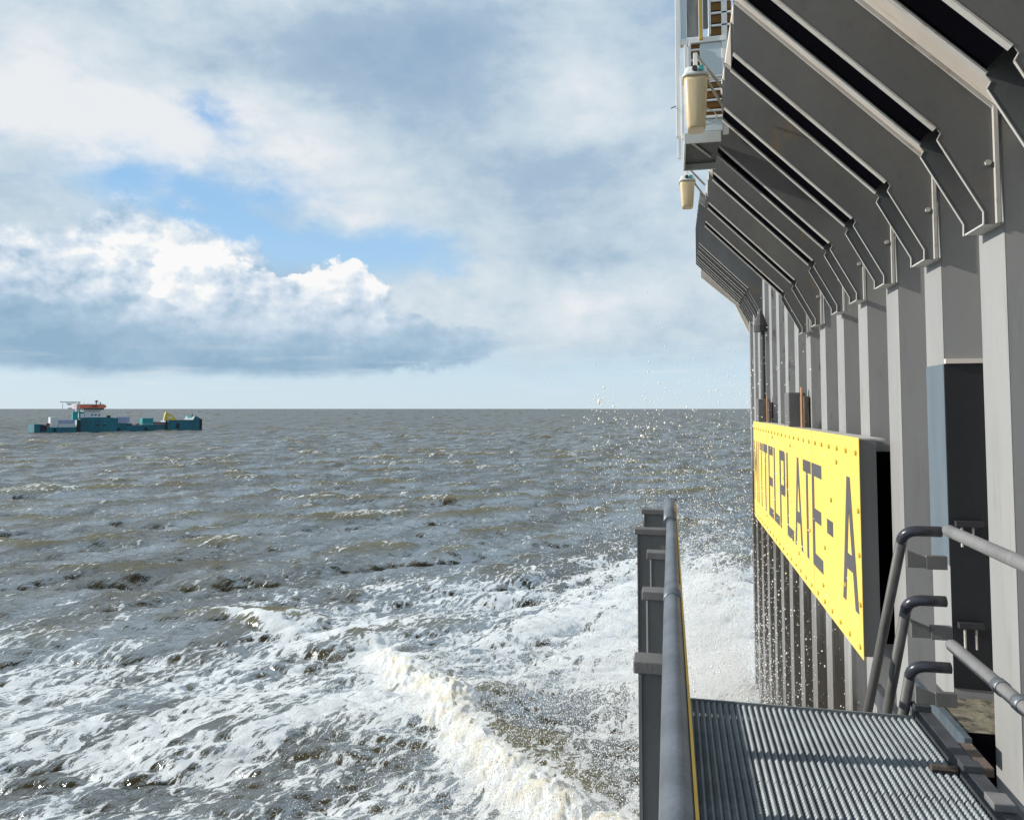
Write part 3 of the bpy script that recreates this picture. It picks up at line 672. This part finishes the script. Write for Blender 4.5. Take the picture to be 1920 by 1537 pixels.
# painted inner stripe
b = MB(); sec_ = [(.0225, -.020), (.0275, -.012), (.0275, .008), (.0225, .014)]
ends = [(.006, -1.2), (-.002, 1.0), (-.010, 2.0), (-.016, 3.05), (px0, 3.62), (px0-.006, 4.2)]
vs = [(x_+(.004 if y_ > 3.7 else 0)+u_, y_, pz+w_) for x_, y_ in ends for u_, w_ in sec_]
b.add(vs, [(i*4+k_, i*4+(k_+1) % 4, (i+1)*4+(k_+1) % 4, (i+1)*4+k_) for i in range(5) for k_ in range(4)]+[(0, 1, 2, 3), (20, 21, 22, 23)]); b.build('yellow_stripe', 'yellowrail', lr)
for (y, xl, tp, dd) in ((.95, -.099, -.575, .07), (1.756, -.099, -.575, .055), (2.444, -.109, -.58, .05), (3.103, -.118, -.58, .05), (3.66, -.196, -.575, .04), (4.352, -.191, -.573, .03)):
    MB().box(xl, -.012, y, y+.07, tp-.028, tp).build('post_cap', 'post', lr, bevel=.003)
    inset = .013
    o = MB().box(xl+inset+.006, -.03, y+.012, y+.020, DZ-.9, tp-.0285).build('post', 'post', lr)
    MB().box(xl+inset, xl+inset+.0055, y+.001, y+.062, DZ-.9, tp-.0285).build('post_flange', 'postedge' if y > 2 and y < 3.5 else 'post', o)  # middle posts: sunlit flange edge painted in as a paler colour
    MB().box(-.0295, -.024, y+.001, y+.062, DZ-.9, tp-.0285).build('post_flange', 'post', o)
for z in (-1.03,):
    MB().tube([(px0, -1.2, z), (px0, 4.25, z)], .02, 16).build('knee_rail', 'pipe', lr, smooth=True)

# right railing
rr_ = thing('pipe_railing', 'worn pale pipe handrail and knee rail in front of the navy painted pile', 'railing', (1.16, 1.5, DZ))
for z, nm, y1 in ((-.535, 'handrail', 3.66), (-1.03, 'knee_rail', 3.66)):
    MB().tube([(1.17, -1.2, z), (1.17, y1-.02, z), (1.17, y1, z)], [.0265, .0265, .022], 20).build(nm, 'pipe_light', rr_, smooth=True)
for y in (2.95, 3.12): MB().tube([(1.17, y, -1.03), (1.17, y+.05, -1.03)], .030, 20).build('clamp_ring', 'pipe', rr_, smooth=True)
for y in (-.6, .9, 2.3): MB().tube([(1.17, y, DZ), (1.17, y, -.56)], .022, 14).build('post', 'pipe_light', rr_, smooth=True)
# stair railings beyond the deck end: bent pipes running down
sr = thing('stair_railing', 'three dark bent stair rails dropping away past the near end of the yellow sign', 'railing', (1.2, 4.4, DZ))
def bend(p0, p1, p2, r=.055, n=8):
    p0, p1, p2 = map(Vector, (p0, p1, p2)); a = (p0-p1).normalized(); b_ = (p2-p1).normalized()
    s0 = p1+a*r; s1 = p1+b_*r; out_ = [p0]
    for i in range(n+1):
        t = i/n; out_.append(s0*(1-t)**2+p1*2*t*(1-t)+s1*t*t)
    out_.append(p2); return out_
for (zt, yt, ze, ye) in ((-.638, 4.30, -2.75, 5.75), (-.985, 4.26, -3.1, 5.55), (-1.305, 4.22, -3.3, 5.35)):
    pts = bend((1.345, yt, zt), (1.165, yt, zt), (1.165, ye, ze), .075)
    h = len(pts)-2
    MB().tube(pts[:h+1], .0275, 20).build('bent_end', 'pipe_dark', sr, smooth=True)
    MB().tube([pts[h], pts[-1]], .0265, 20).build('sloping_rail', 'pipe_slope', sr, smooth=True)
    b = MB(); b.prism([(1.18, zt-.10), (1.27, zt-.135), (1.27, zt-.19), (1.18, zt-.19)], 'y', yt+.0, yt+.02); b.box(1.271, 1.37, yt-.004, yt+.024, zt-.195, zt-.125)
    b.build('bracket', 'post', sr, bevel=.002)
MB().box(1.37, 1.43, 4.23, 4.31, -1.72, -.60).build('stair_post', 'bluegrey', sr, bevel=.003) if False else None
MB().box(1.23, 1.36, 4.9, 5.0, -2.02, -1.90).build('rail_clamp', 'darkpart', sr, bevel=.003)
# copper tube
tag(MB().tube([(1.75, 4.02, -.85), (1.752, 4.02, -1.6), (1.755, 4.03, -2.1)], .008, 8).build('copper_tube', 'copper', None, smooth=True), 'thin copper coloured tube hanging down in front of the pale pile at the right edge', 'tube')

# ------------------------------------------------------------------ landing tower (upper left of the beams)
tw = thing('landing_tower', 'white framed access landing with rusty brown treads and pale blue panels, hung outside the overhang', 'landing', (.3, 8.6, 3.0))
Y = 8.6
wx = lambda x: x if x < .36 else .36+(x-.36)*1.6
def bx(nm, m, x0, x1, z0, z1, y0=Y, y1=Y+.05, bev=.004):
    x0, x1 = wx(x0), wx(x1)
    return MB().box(x0, x1, y0, y1, z0, z1).build(nm, m, tw, bevel=bev)
bx('corner_post', 'white', .055, .105, 3.10, 6.5, Y-.02, Y+.06)
bx('corner_post', 'white', .49, .53, 3.1, 6.5, Y, Y+.04)
bx('back_post', 'white', .075, .11, 3.1, 6.5, Y+.75, Y+.8)
bx('blue_panel', 'bluepanel', .115, .18, 4.24, 6.5, Y+.01, Y+.03)
bx('mesh_panel', 'mesh', .185, .315, 4.27, 6.5, Y+.03, Y+.045)
bx('yellow_post', 'yellowrail', .32, .36, 4.20, 6.5, Y-.03, Y+.01)
bx('mesh_panel', 'mesh', .365, .40, 4.35, 6.5, Y+.03, Y+.045)
bx('cross_beam', 'white', .11, .52, 4.175, 4.235, Y-.01, Y+.08)
bx('stringer', 'white', .405, .418, 4.26, 6.5, Y-.01, Y+.3)
for i in range(12):
    z = 4.30+i*.145; 
    bx('tread', 'brown', .42, .56, z-.045, z+.045, Y+.02, Y+.30)
    bx('tread_nosing', 'white', .42, .56, z+.05, z+.075, Y+.0, Y+.02)
bx('blue_panel', 'bluepanel', .33, .488, 3.80, 4.17, Y+.01, Y+.03)
bx('frame_upright', 'white', .20, .225, 3.5, 4.17, Y-.02, Y+.03)
bx('frame_upright', 'white', .15, .185, 3.45, 4.15, Y-.05, Y-.01)
for i in range(8):
    z = 3.33+i*.12
    x0, x1 = (.23, .328) if z > 3.8 else (.33, .485)
    bx('tread', 'brown', x0, x1, z-.035, z+.035, Y+.03, Y+.30)
    bx('tread_nosing', 'white', x0, x1, z+.04, z+.062, Y+.0, Y+.03)
bx('frame_rail', 'white', .23, .49, 3.755, 3.79, Y-.01, Y+.05)
bx('toe_panel', 'white', .30, .487, 3.40-.01, 3.50-.02, Y-.06, Y+.0) if False else None
bx('toe_panel', 'white', .33, .487, 3.27, 3.36-.06, Y-.06, Y-.02)
bx('lower_panel', 'bluepanel', .33, .487, 3.13, 3.265, Y-.04, Y-.0)
bx('side_panel', 'white', .11, .14, 3.06, 3.8, Y-.04, Y+.0)
b = MB().box(.14, .16, Y-.1, Y+.9, 2.98, 3.10).box(.16, .54, Y-.1, Y-.08, 2.98, 3.10).box(.16, .54, Y+.88, Y+.9, 2.98, 3.10).box(.16, .54, Y-.08, Y+.88, 3.09, 3.10)
b.build('base_frame', 'lampcap', tw, bevel=.003)
MB().box(.165, .535, Y-.079, Y+.879, 3.06, 3.088).build('base_plate', 'kick', tw)
b = MB(); b.tube([(.17, Y-.07, 3.04), (.46, Y+.6, 3.04)], .012, 6); b.build('base_brace', 'lampcap', tw)
MB().tube([(.05, Y, 3.46), (0.0, Y-.05, 3.42)], .006, 6).build('wire_end', 'darkpart', tw)

# ------------------------------------------------------------------ flood lamps
def lamp(y, zc, h, label, xend):
    x = .235; t = thing('flood_lamp', label, 'lamp', (x, y, zc), 'cream flood lamps outside the overhang')
    def ring(w, d, z, n=20):
        out_ = []
        for i in range(n):
            a = 2*math.pi*i/n; cx = math.copysign(abs(math.cos(a))**.45, math.cos(a)); sx = math.copysign(abs(math.sin(a))**.45, math.sin(a))
            out_.append((x+cx*w, y+sx*d, z))
        return out_
    def loft(spec, nm, m):
        b_ = MB(); vs = []; n = 20
        for w, d, z in spec: vs += ring(w, d, z, n)
        fs = [(i*n+k_, i*n+(k_+1) % n, (i+1)*n+(k_+1) % n, (i+1)*n+k_) for i in range(len(spec)-1) for k_ in range(n)]
        fs += [tuple(range(n)), tuple(range((len(spec)-1)*n, len(spec)*n))]
        return b_.add(vs, fs).build(nm, m, t, smooth=True)
    zt = zc+h/2
    loft([(.078, .09, zc-h/2), (.088, .10, zc-h/2+.03), (.098, .11, zc-h*.2), (.112, .12, zt-.14), (.114, .12, zt-.095)], 'diffuser', 'cream_glass')
    loft([(.128, .13, zt-.095), (.13, .135, zt-.07), (.128, .13, zt-.068), (.105, .11, zt-.03), (.10, .10, zt)], 'housing', 'lampcap')
    MB().tube([(x-.01, y-.10, zt-.035), (x-.01, y-.145, zt-.035)], .026, 10).build('cable_gland', 'darkpart', t, smooth=True)
    MB().tube([(x+.05, y-.10, zt-.035), (x+.05, y-.145, zt-.035)], .024, 10).build('cable_gland', 'teal', t, smooth=True)
    MB().box(x-.02, x+.02, y-.02, y+.02, zt, zt+.17).build('hanger', 'white', t, bevel=.003)
    MB().tube([(x, y, zt+.165), (xend, y+.42, zt-.02)], .016, 10).build('arm', 'postedge', t, smooth=True)
    MB().tube([(x+.1, y, zt-.09), (xend, y+.42, zt-.22)], .014, 10).build('arm', 'postedge', t, smooth=True)
    if h > .55:
        pts = [(x+.06, y-.02, zc-h*.12), (x+.17, y, zc-h*.2), (x+.2, y, zc-h*.3), (x+.15, y, zc-h*.4), (x+.08, y-.02, zc-h*.42)]
        MB().tube(pts, .006, 6).build('cable_loop', 'white', t, smooth=True)
lamp(7.35, 2.995, .60, 'large cream flood lamp with ribbed diffuser, hung in front of the white landing', .52)
lamp(12.0, 3.42, .50, 'small distant cream flood lamp hanging alone against the sky below the landing', .52)

# ------------------------------------------------------------------ the work ship
ship = thing('work_ship', 'low teal work ship with white wheelhouse and orange bridge band on the grey sea', 'ship', (-189, 228, SEA))
ax = Vector((30.8, 44.2, 0)).normalized(); pr_ = Vector((-ax.y, ax.x, 0))
MS = Matrix(((ax.x, pr_.x, 0, -204.5+pr_.x*4.6), (ax.y, pr_.y, 0, 205.8+pr_.y*4.6), (0, 0, 1, SEA), (0, 0, 0, 1)))
SC = 53.9/1670
def sx(px): return (px-130)*SC
def shp(nm, m, px0, px1, zpy0, zpy1, d0=-4, d1=4, parent=ship, bev=0):
    base = lambda px: 489-(px-130)*26/1670
    x0, x1 = sx(px0), sx(px1); pm = (px0+px1)/2
    z0 = (base(pm)-zpy0)*.0312; z1 = (base(pm)-zpy1)*.0312
    b_ = MB().box(x0, x1, d0, d1, z0, z1)
    b_.v = [tuple(MS @ Vector(p)) for p in b_.v]
    return b_.build(nm, m, parent, bevel=bev)
def shp_poly(nm, m, pts, d0, d1, parent=ship):
    base = lambda px: 489-(px-130)*26/1670
    b_ = MB().prism([(sx(p[0]), (base(p[0])-p[1])*.0312) for p in pts], 'y', d0, d1)
    b_.v = [tuple(MS @ Vector(p)) for p in b_.v]
    return b_.build(nm, m, parent)
shp_poly('hull', 'hull', [(130, 510), (130, 395), (180, 395), (215, 400), (235, 430), (520, 428), (540, 415), (1060, 410), (1180, 405), (1410, 400), (1430, 350), (1700, 342), (1720, 300), (1745, 300), (1790, 330), (1800, 335), (1800, 480), (1500, 500)], -4.6, 4.6)
shp('waterline_band', 'hullboot', 128, 1802, 500, 478, -4.66, 4.66)
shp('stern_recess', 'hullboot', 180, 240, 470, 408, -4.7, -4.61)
shp('fender_strip', 'hullboot', 510, 545, 478, 345, -4.75, -4.62)
shp('fender_strip', 'hullboot', 1395, 1420, 470, 350, -4.75, -4.62)
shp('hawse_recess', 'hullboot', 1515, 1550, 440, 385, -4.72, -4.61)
shp('bow_strip', 'hullboot', 1775, 1803, 470, 335, -4.7, -4.61)
shp_poly('deckhouse', 'hull', [(520, 430), (560, 345), (590, 322), (800, 318), (905, 325), (905, 380), (1030, 384), (1030, 415)], -4.2, 4.2)
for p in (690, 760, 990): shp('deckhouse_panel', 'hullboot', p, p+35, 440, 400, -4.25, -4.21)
shp('funnel', 'hullboot', 820, 848, 330, 298, -2.5, -1)
shp('funnel', 'hull', 850, 905, 350, 325, -4.3, -3)
shp('mast_tower', 'aqua', 485, 535, 350, 258, -2.5, -1.2)
shp('mast_tower', 'aqua', 548, 590, 330, 258, -2.5, -1.2)
shp('wheelhouse', 'steelw', 590, 745, 320, 240, -3, 3)
shp('wheelhouse_side', 'steelw', 555, 600, 325, 280, -3, 3)
for p in (655, 690, 725): shp('window', 'glass', p, p+16, 300, 285, -3.06, -3.01)
shp('bridge', 'steelw', 575, 775, 242, 214, -3.6, 3.6)
shp('bridge_windows', 'glass', 580, 770, 236, 222, -3.66, -3.61)
shp('bridge_band', 'orange', 540, 790, 216, 184, -4, 4)
shp('bridge_band_red_patch', 'redlead', 650, 705, 205, 190, -4.06, -4.01)  # dull red patch on the face of the orange band
shp('bridge_roof', 'glass', 560, 775, 184, 178, -3.8, 3.8)
for p, t in ((555, 150), (722, 130), (762, 150)): shp('roof_mast', 'glass', p-4, p+4, 180, t, -.5, 0)
shp('roof_drum', 'redlead', 712, 735, 150, 134, -.6, .1)
shp('crane_jib', 'lampcap', 365, 560, 160, 151, -2, -1.5)
shp('crane_jib', 'lampcap', 425, 520, 174, 165, -2, -1.5)
shp('crane_hook', 'lampcap', 436, 474, 190, 176, -2, -1.5)
shp('crane_hook', 'lampcap', 440, 480, 232, 218, -2, -1.5)
shp('crane_post', 'steelw', 520, 560, 260, 172, -2, -1.2)
shp('aerial', 'lampcap', 390, 395, 245, 170, -2, -1.9)
shp('deck_rail', 'redlead', 245, 275, 430, 385, -3, -2.8)
shp('deck_gear', 'redlead', 1030, 1065, 412, 388, -3, 0)
shp('deck_gear', 'containerblue', 1070, 1100, 412, 392, -3, 0)
shp('deck_gear', 'redlead', 1110, 1135, 412, 384, -3, 0)
shp('deck_gear', 'redlead', 1285, 1410, 405, 372, -4, -1)
shp('deck_gear', 'steelw', 1285, 1370, 372, 350, -2, 0)
shp('bow_house', 'hull', 1710, 1730, 340, 290, -2, 2); shp('bow_house', 'aqua', 1740, 1760, 340, 300, -2, 2)
shp('foremast', 'hullboot', 1735, 1742, 300, 272, -.3, .3)
shp('bulwark_cap', 'redlead', 1425, 1720, 352, 344, -4.7, -4.3)
for p in range(250, 520, 22): shp('rail_post', 'lampcap', p, p+2, 428, 408, -4.55, -4.5)
shp('rail_bar', 'lampcap', 250, 515, 410, 407, -4.56, -4.5); shp('rail_bar', 'lampcap', 1045, 1400, 392, 389, -4.56, -4.5)
for p in range(1050, 1400, 26): shp('rail_post', 'lampcap', p, p+2, 408, 390, -4.55, -4.5)
for p in (600, 640, 680, 720, 760, 800, 840): shp('porthole', 'glass', p, p+9, 372, 362, -4.26, -4.21)
for p, t in ((600, 120), (640, 140), (748, 118)): shp('aerial', 'steelw', p, p+2.5, 180, t, -.2, .1)
shp('radar_bar', 'steelw', 700, 745, 146, 141, -.3, .2); shp('hand_rail', 'steelw', 565, 775, 172, 169, -3.7, -3.6)
shp('tyre_fender', 'hullboot', 300, 325, 470, 440, -4.85, -4.62); shp('tyre_fender', 'hullboot', 900, 925, 465, 435, -4.85, -4.62); shp('tyre_fender', 'hullboot', 1180, 1205, 460, 430, -4.85, -4.62)
def cargo(nm, m, px0, px1, a, b_, d0, d1, label, cat='container', ribs=True):
    o = shp(nm, m, px0, px1, a, b_, d0, d1, parent=None); tag(o, label, cat)
    if ribs:
        n = max(3, int((px1-px0)/16))
        for i in range(1, n):
            p = px0+(px1-px0)*i/n
            shp('container_rib', m, p-1.5, p+1.5, a-2, b_+2, d0-.09, d0-.005, parent=o).location = (0, 0, 0)
    return o
def cargo2(*a, **k):
    return cargo(*a, **k)
cargo2('cargo_container', 'steelw', 275, 345, 420, 322, -3.8, -.8, 'tall white container standing at the stern of the teal ship')
cargo2('cargo_container', 'containerblue', 347, 500, 392, 348, -3.6, -.8, 'long lilac container behind the white one on the ship stern')
cargo2('cargo_container', 'steelw', 350, 505, 430, 394, -3.8, -.8, 'whitish lower container under the lilac one on the ship stern')
cargo2('cargo_container', 'containerblue', 912, 1030, 380, 312, -3.8, -.8, 'pale lilac container amidships, right of the white wheelhouse')
cargo2('cargo_container', 'aqua', 1160, 1275, 405, 325, -3.8, -.8, 'bright teal container on the open deck before the yellow crane')
cr = thing('deck_crane', 'folded yellow deck crane at the foredeck of the teal ship', 'crane', tuple(MS @ Vector((sx(1450), -2, 4))))
shp_poly('crane_base', 'craneyellow', [(1395, 350), (1405, 290), (1415, 252), (1435, 252), (1435, 350)], -3, -2, cr)
shp_poly('crane_arm', 'craneyellow', [(1430, 258), (1470, 275), (1520, 320), (1535, 345), (1505, 345), (1480, 310), (1435, 290)], -2.9, -2.3, cr)
shp_poly('crane_bucket', 'craneyellow', [(1440, 322), (1490, 322), (1500, 345), (1430, 345)], -3.2, -2, cr)

# ------------------------------------------------------------------ spray
def icosa():
    p = (1+5**.5)/2
    v = np.array([(-1, p, 0), (1, p, 0), (-1, -p, 0), (1, -p, 0), (0, -1, p), (0, 1, p), (0, -1, -p), (0, 1, -p), (p, 0, -1), (p, 0, 1), (-p, 0, -1), (-p, 0, 1)])
    v /= np.linalg.norm(v[0])
    f = np.array([(0, 11, 5), (0, 5, 1), (0, 1, 7), (0, 7, 10), (0, 10, 11), (1, 5, 9), (5, 11, 4), (11, 10, 2), (10, 7, 6), (7, 1, 8), (3, 9, 4), (3, 4, 2), (3, 2, 6), (3, 6, 8), (3, 8, 9), (4, 9, 5), (2, 4, 11), (6, 2, 10), (8, 6, 7), (9, 8, 1)])
    return v, f
mw = bpy.data.materials.new('white_water_drops'); mw.use_nodes = True
bb = mw.node_tree.nodes['Principled BSDF']; bb.inputs['Base Color'].default_value = (.93, .94, .95, 1); bb.inputs['Roughness'].default_value = .25
bb.inputs['Subsurface Weight'].default_value = 0.0
def drops(name, C, Rr, label):
    v, f = icosa(); n = len(C)
    st_ = RNG.uniform(.8, 1.5, (n, 1)); sc = np.concatenate([Rr[:, None]*RNG.uniform(.7, 1.1, (n, 1)), Rr[:, None]*RNG.uniform(.7, 1.1, (n, 1)), Rr[:, None]*st_], 1)
    V = (v[None]*sc[:, None, :]+C[:, None, :]).reshape(-1, 3)
    Fc = (f[None]+(np.arange(n)*12)[:, None, None]).reshape(-1, 3)
    o = big_mesh(name, V, Fc, mw, True); o['kind'] = 'stuff'; o['label'] = label; o['category'] = 'spray'
    return o
def jets(n, y0, y1, sx_, base, tall, xm, rmed, cap=.9):
    yy = RNG.uniform(y0, y1, n); xx = 1.8-np.abs(RNG.normal(0, 1.0, n))*sx_*(.6+.06*yy)
    top = tall*np.exp(-((xx-.3)/xm)**2)*(.82+.18*np.sin(yy*2.1)+.12*np.sin(yy*5.3+1))
    zz = SEA+base+np.clip(RNG.gamma(1.5, .26, n), 0, 1.25)*top
    k = (zz < cap) & (xx < 1.78) & (xx > -11) & ~((xx > XS-.05) & (yy < SY1) & (zz > SZ0-.2))
    C = np.stack([xx, yy, zz], 1)[k]
    return C, np.minimum(np.exp(RNG.normal(math.log(rmed), .60, len(C)))*(.30+.055*C[:, 1]), .0125)
parts_ = [jets(62000, 8.0, 21, 2.3, .3, 8.2, 3.4, .0046), jets(22000, 12, 23, 4.2, .2, 4.2, 6.0, .0050), jets(60000, 11.5, 22.3, .95, .0, 5.4, 2.0, .0046, cap=-2.0)]
# a few strings of drops thrown highest
for (px, py, k, sp, r0) in ((1127, 752, 22, .13, .012), (1180, 800, 80, .45, .011), (1240, 742, 40, .6, .009), (1330, 700, 260, .9, .0050), (1300, 745, 60, .7, .008), (1100, 760, 20, .5, .009), (1160, 850, 80, .6, .010), (820, 900, 9, .5, .011)):
    q = ray(px, py); t = 13.0/q[1]; c0 = np.array([q[0]*t, 13.0, q[2]*t])
    parts_.append((c0+RNG.normal(0, 1, (k, 3))*np.array([sp*.7, sp, sp*.8]), np.exp(RNG.normal(math.log(r0), .4, k))))
C = np.concatenate([p[0] for p in parts_]); Rr = np.concatenate([p[1] for p in parts_])
drops('spray', C, Rr, 'white spray drops flung up between the walkway and the wall')

# ------------------------------------------------------------------ fine mist of the splash against the wall
mm = bpy.data.materials.new('white_splash_mist'); mm.use_nodes = True; t = mm.node_tree; t.nodes.clear(); q = G(t)
tcm = q.n('ShaderNodeTexCoord'); oc = tcm.outputs['Object']          # -1..1 over the blob
geo = q.n('ShaderNodeNewGeometry')
wv_ = q.v('SUBTRACT', q.noise(geo.outputs['Position'], .8, 3, .6, color=True), (.5, .5, .5))
rr = q.v('LENGTH', q.v('ADD', oc, q.v('MULTIPLY', wv_, (.9, .9, .9))))
den = q.m('MULTIPLY', q.m('SUBTRACT', 1.0, q.ss(rr, .25, .98)), q.ss(q.noise(geo.outputs['Position'], 2.2, 6, .7), .40, .62))
pv = q.n('ShaderNodeVolumePrincipled'); pv.inputs['Color'].default_value = (.97, .97, .97, 1); pv.inputs['Anisotropy'].default_value = 0.0
q.put(pv, 'Density', q.m('MULTIPLY', den, .13))
om = q.n('ShaderNodeOutputMaterial'); t.links.new(pv.outputs[0], om.inputs['Volume'])
v, f = icosa()
me = bpy.data.meshes.new('splash_mist'); me.from_pydata([tuple(p*1.25) for p in v], [], [tuple(int(i) for i in k) for k in f]); me.materials.append(mm)
o = bpy.data.objects.new('splash_mist', me); COL.objects.link(o); o.location = (.75, 16.0, SEA+2.3); o.scale = (1.75, 6.2, 3.2)
o['kind'] = 'stuff'; o['label'] = 'white mist of the splash rising at the foot of the sheet pile wall'; o['category'] = 'mist'
S.cycles.volume_step_rate = 2.0; S.cycles.volume_max_steps = 96; S.cycles.volume_bounces = 1
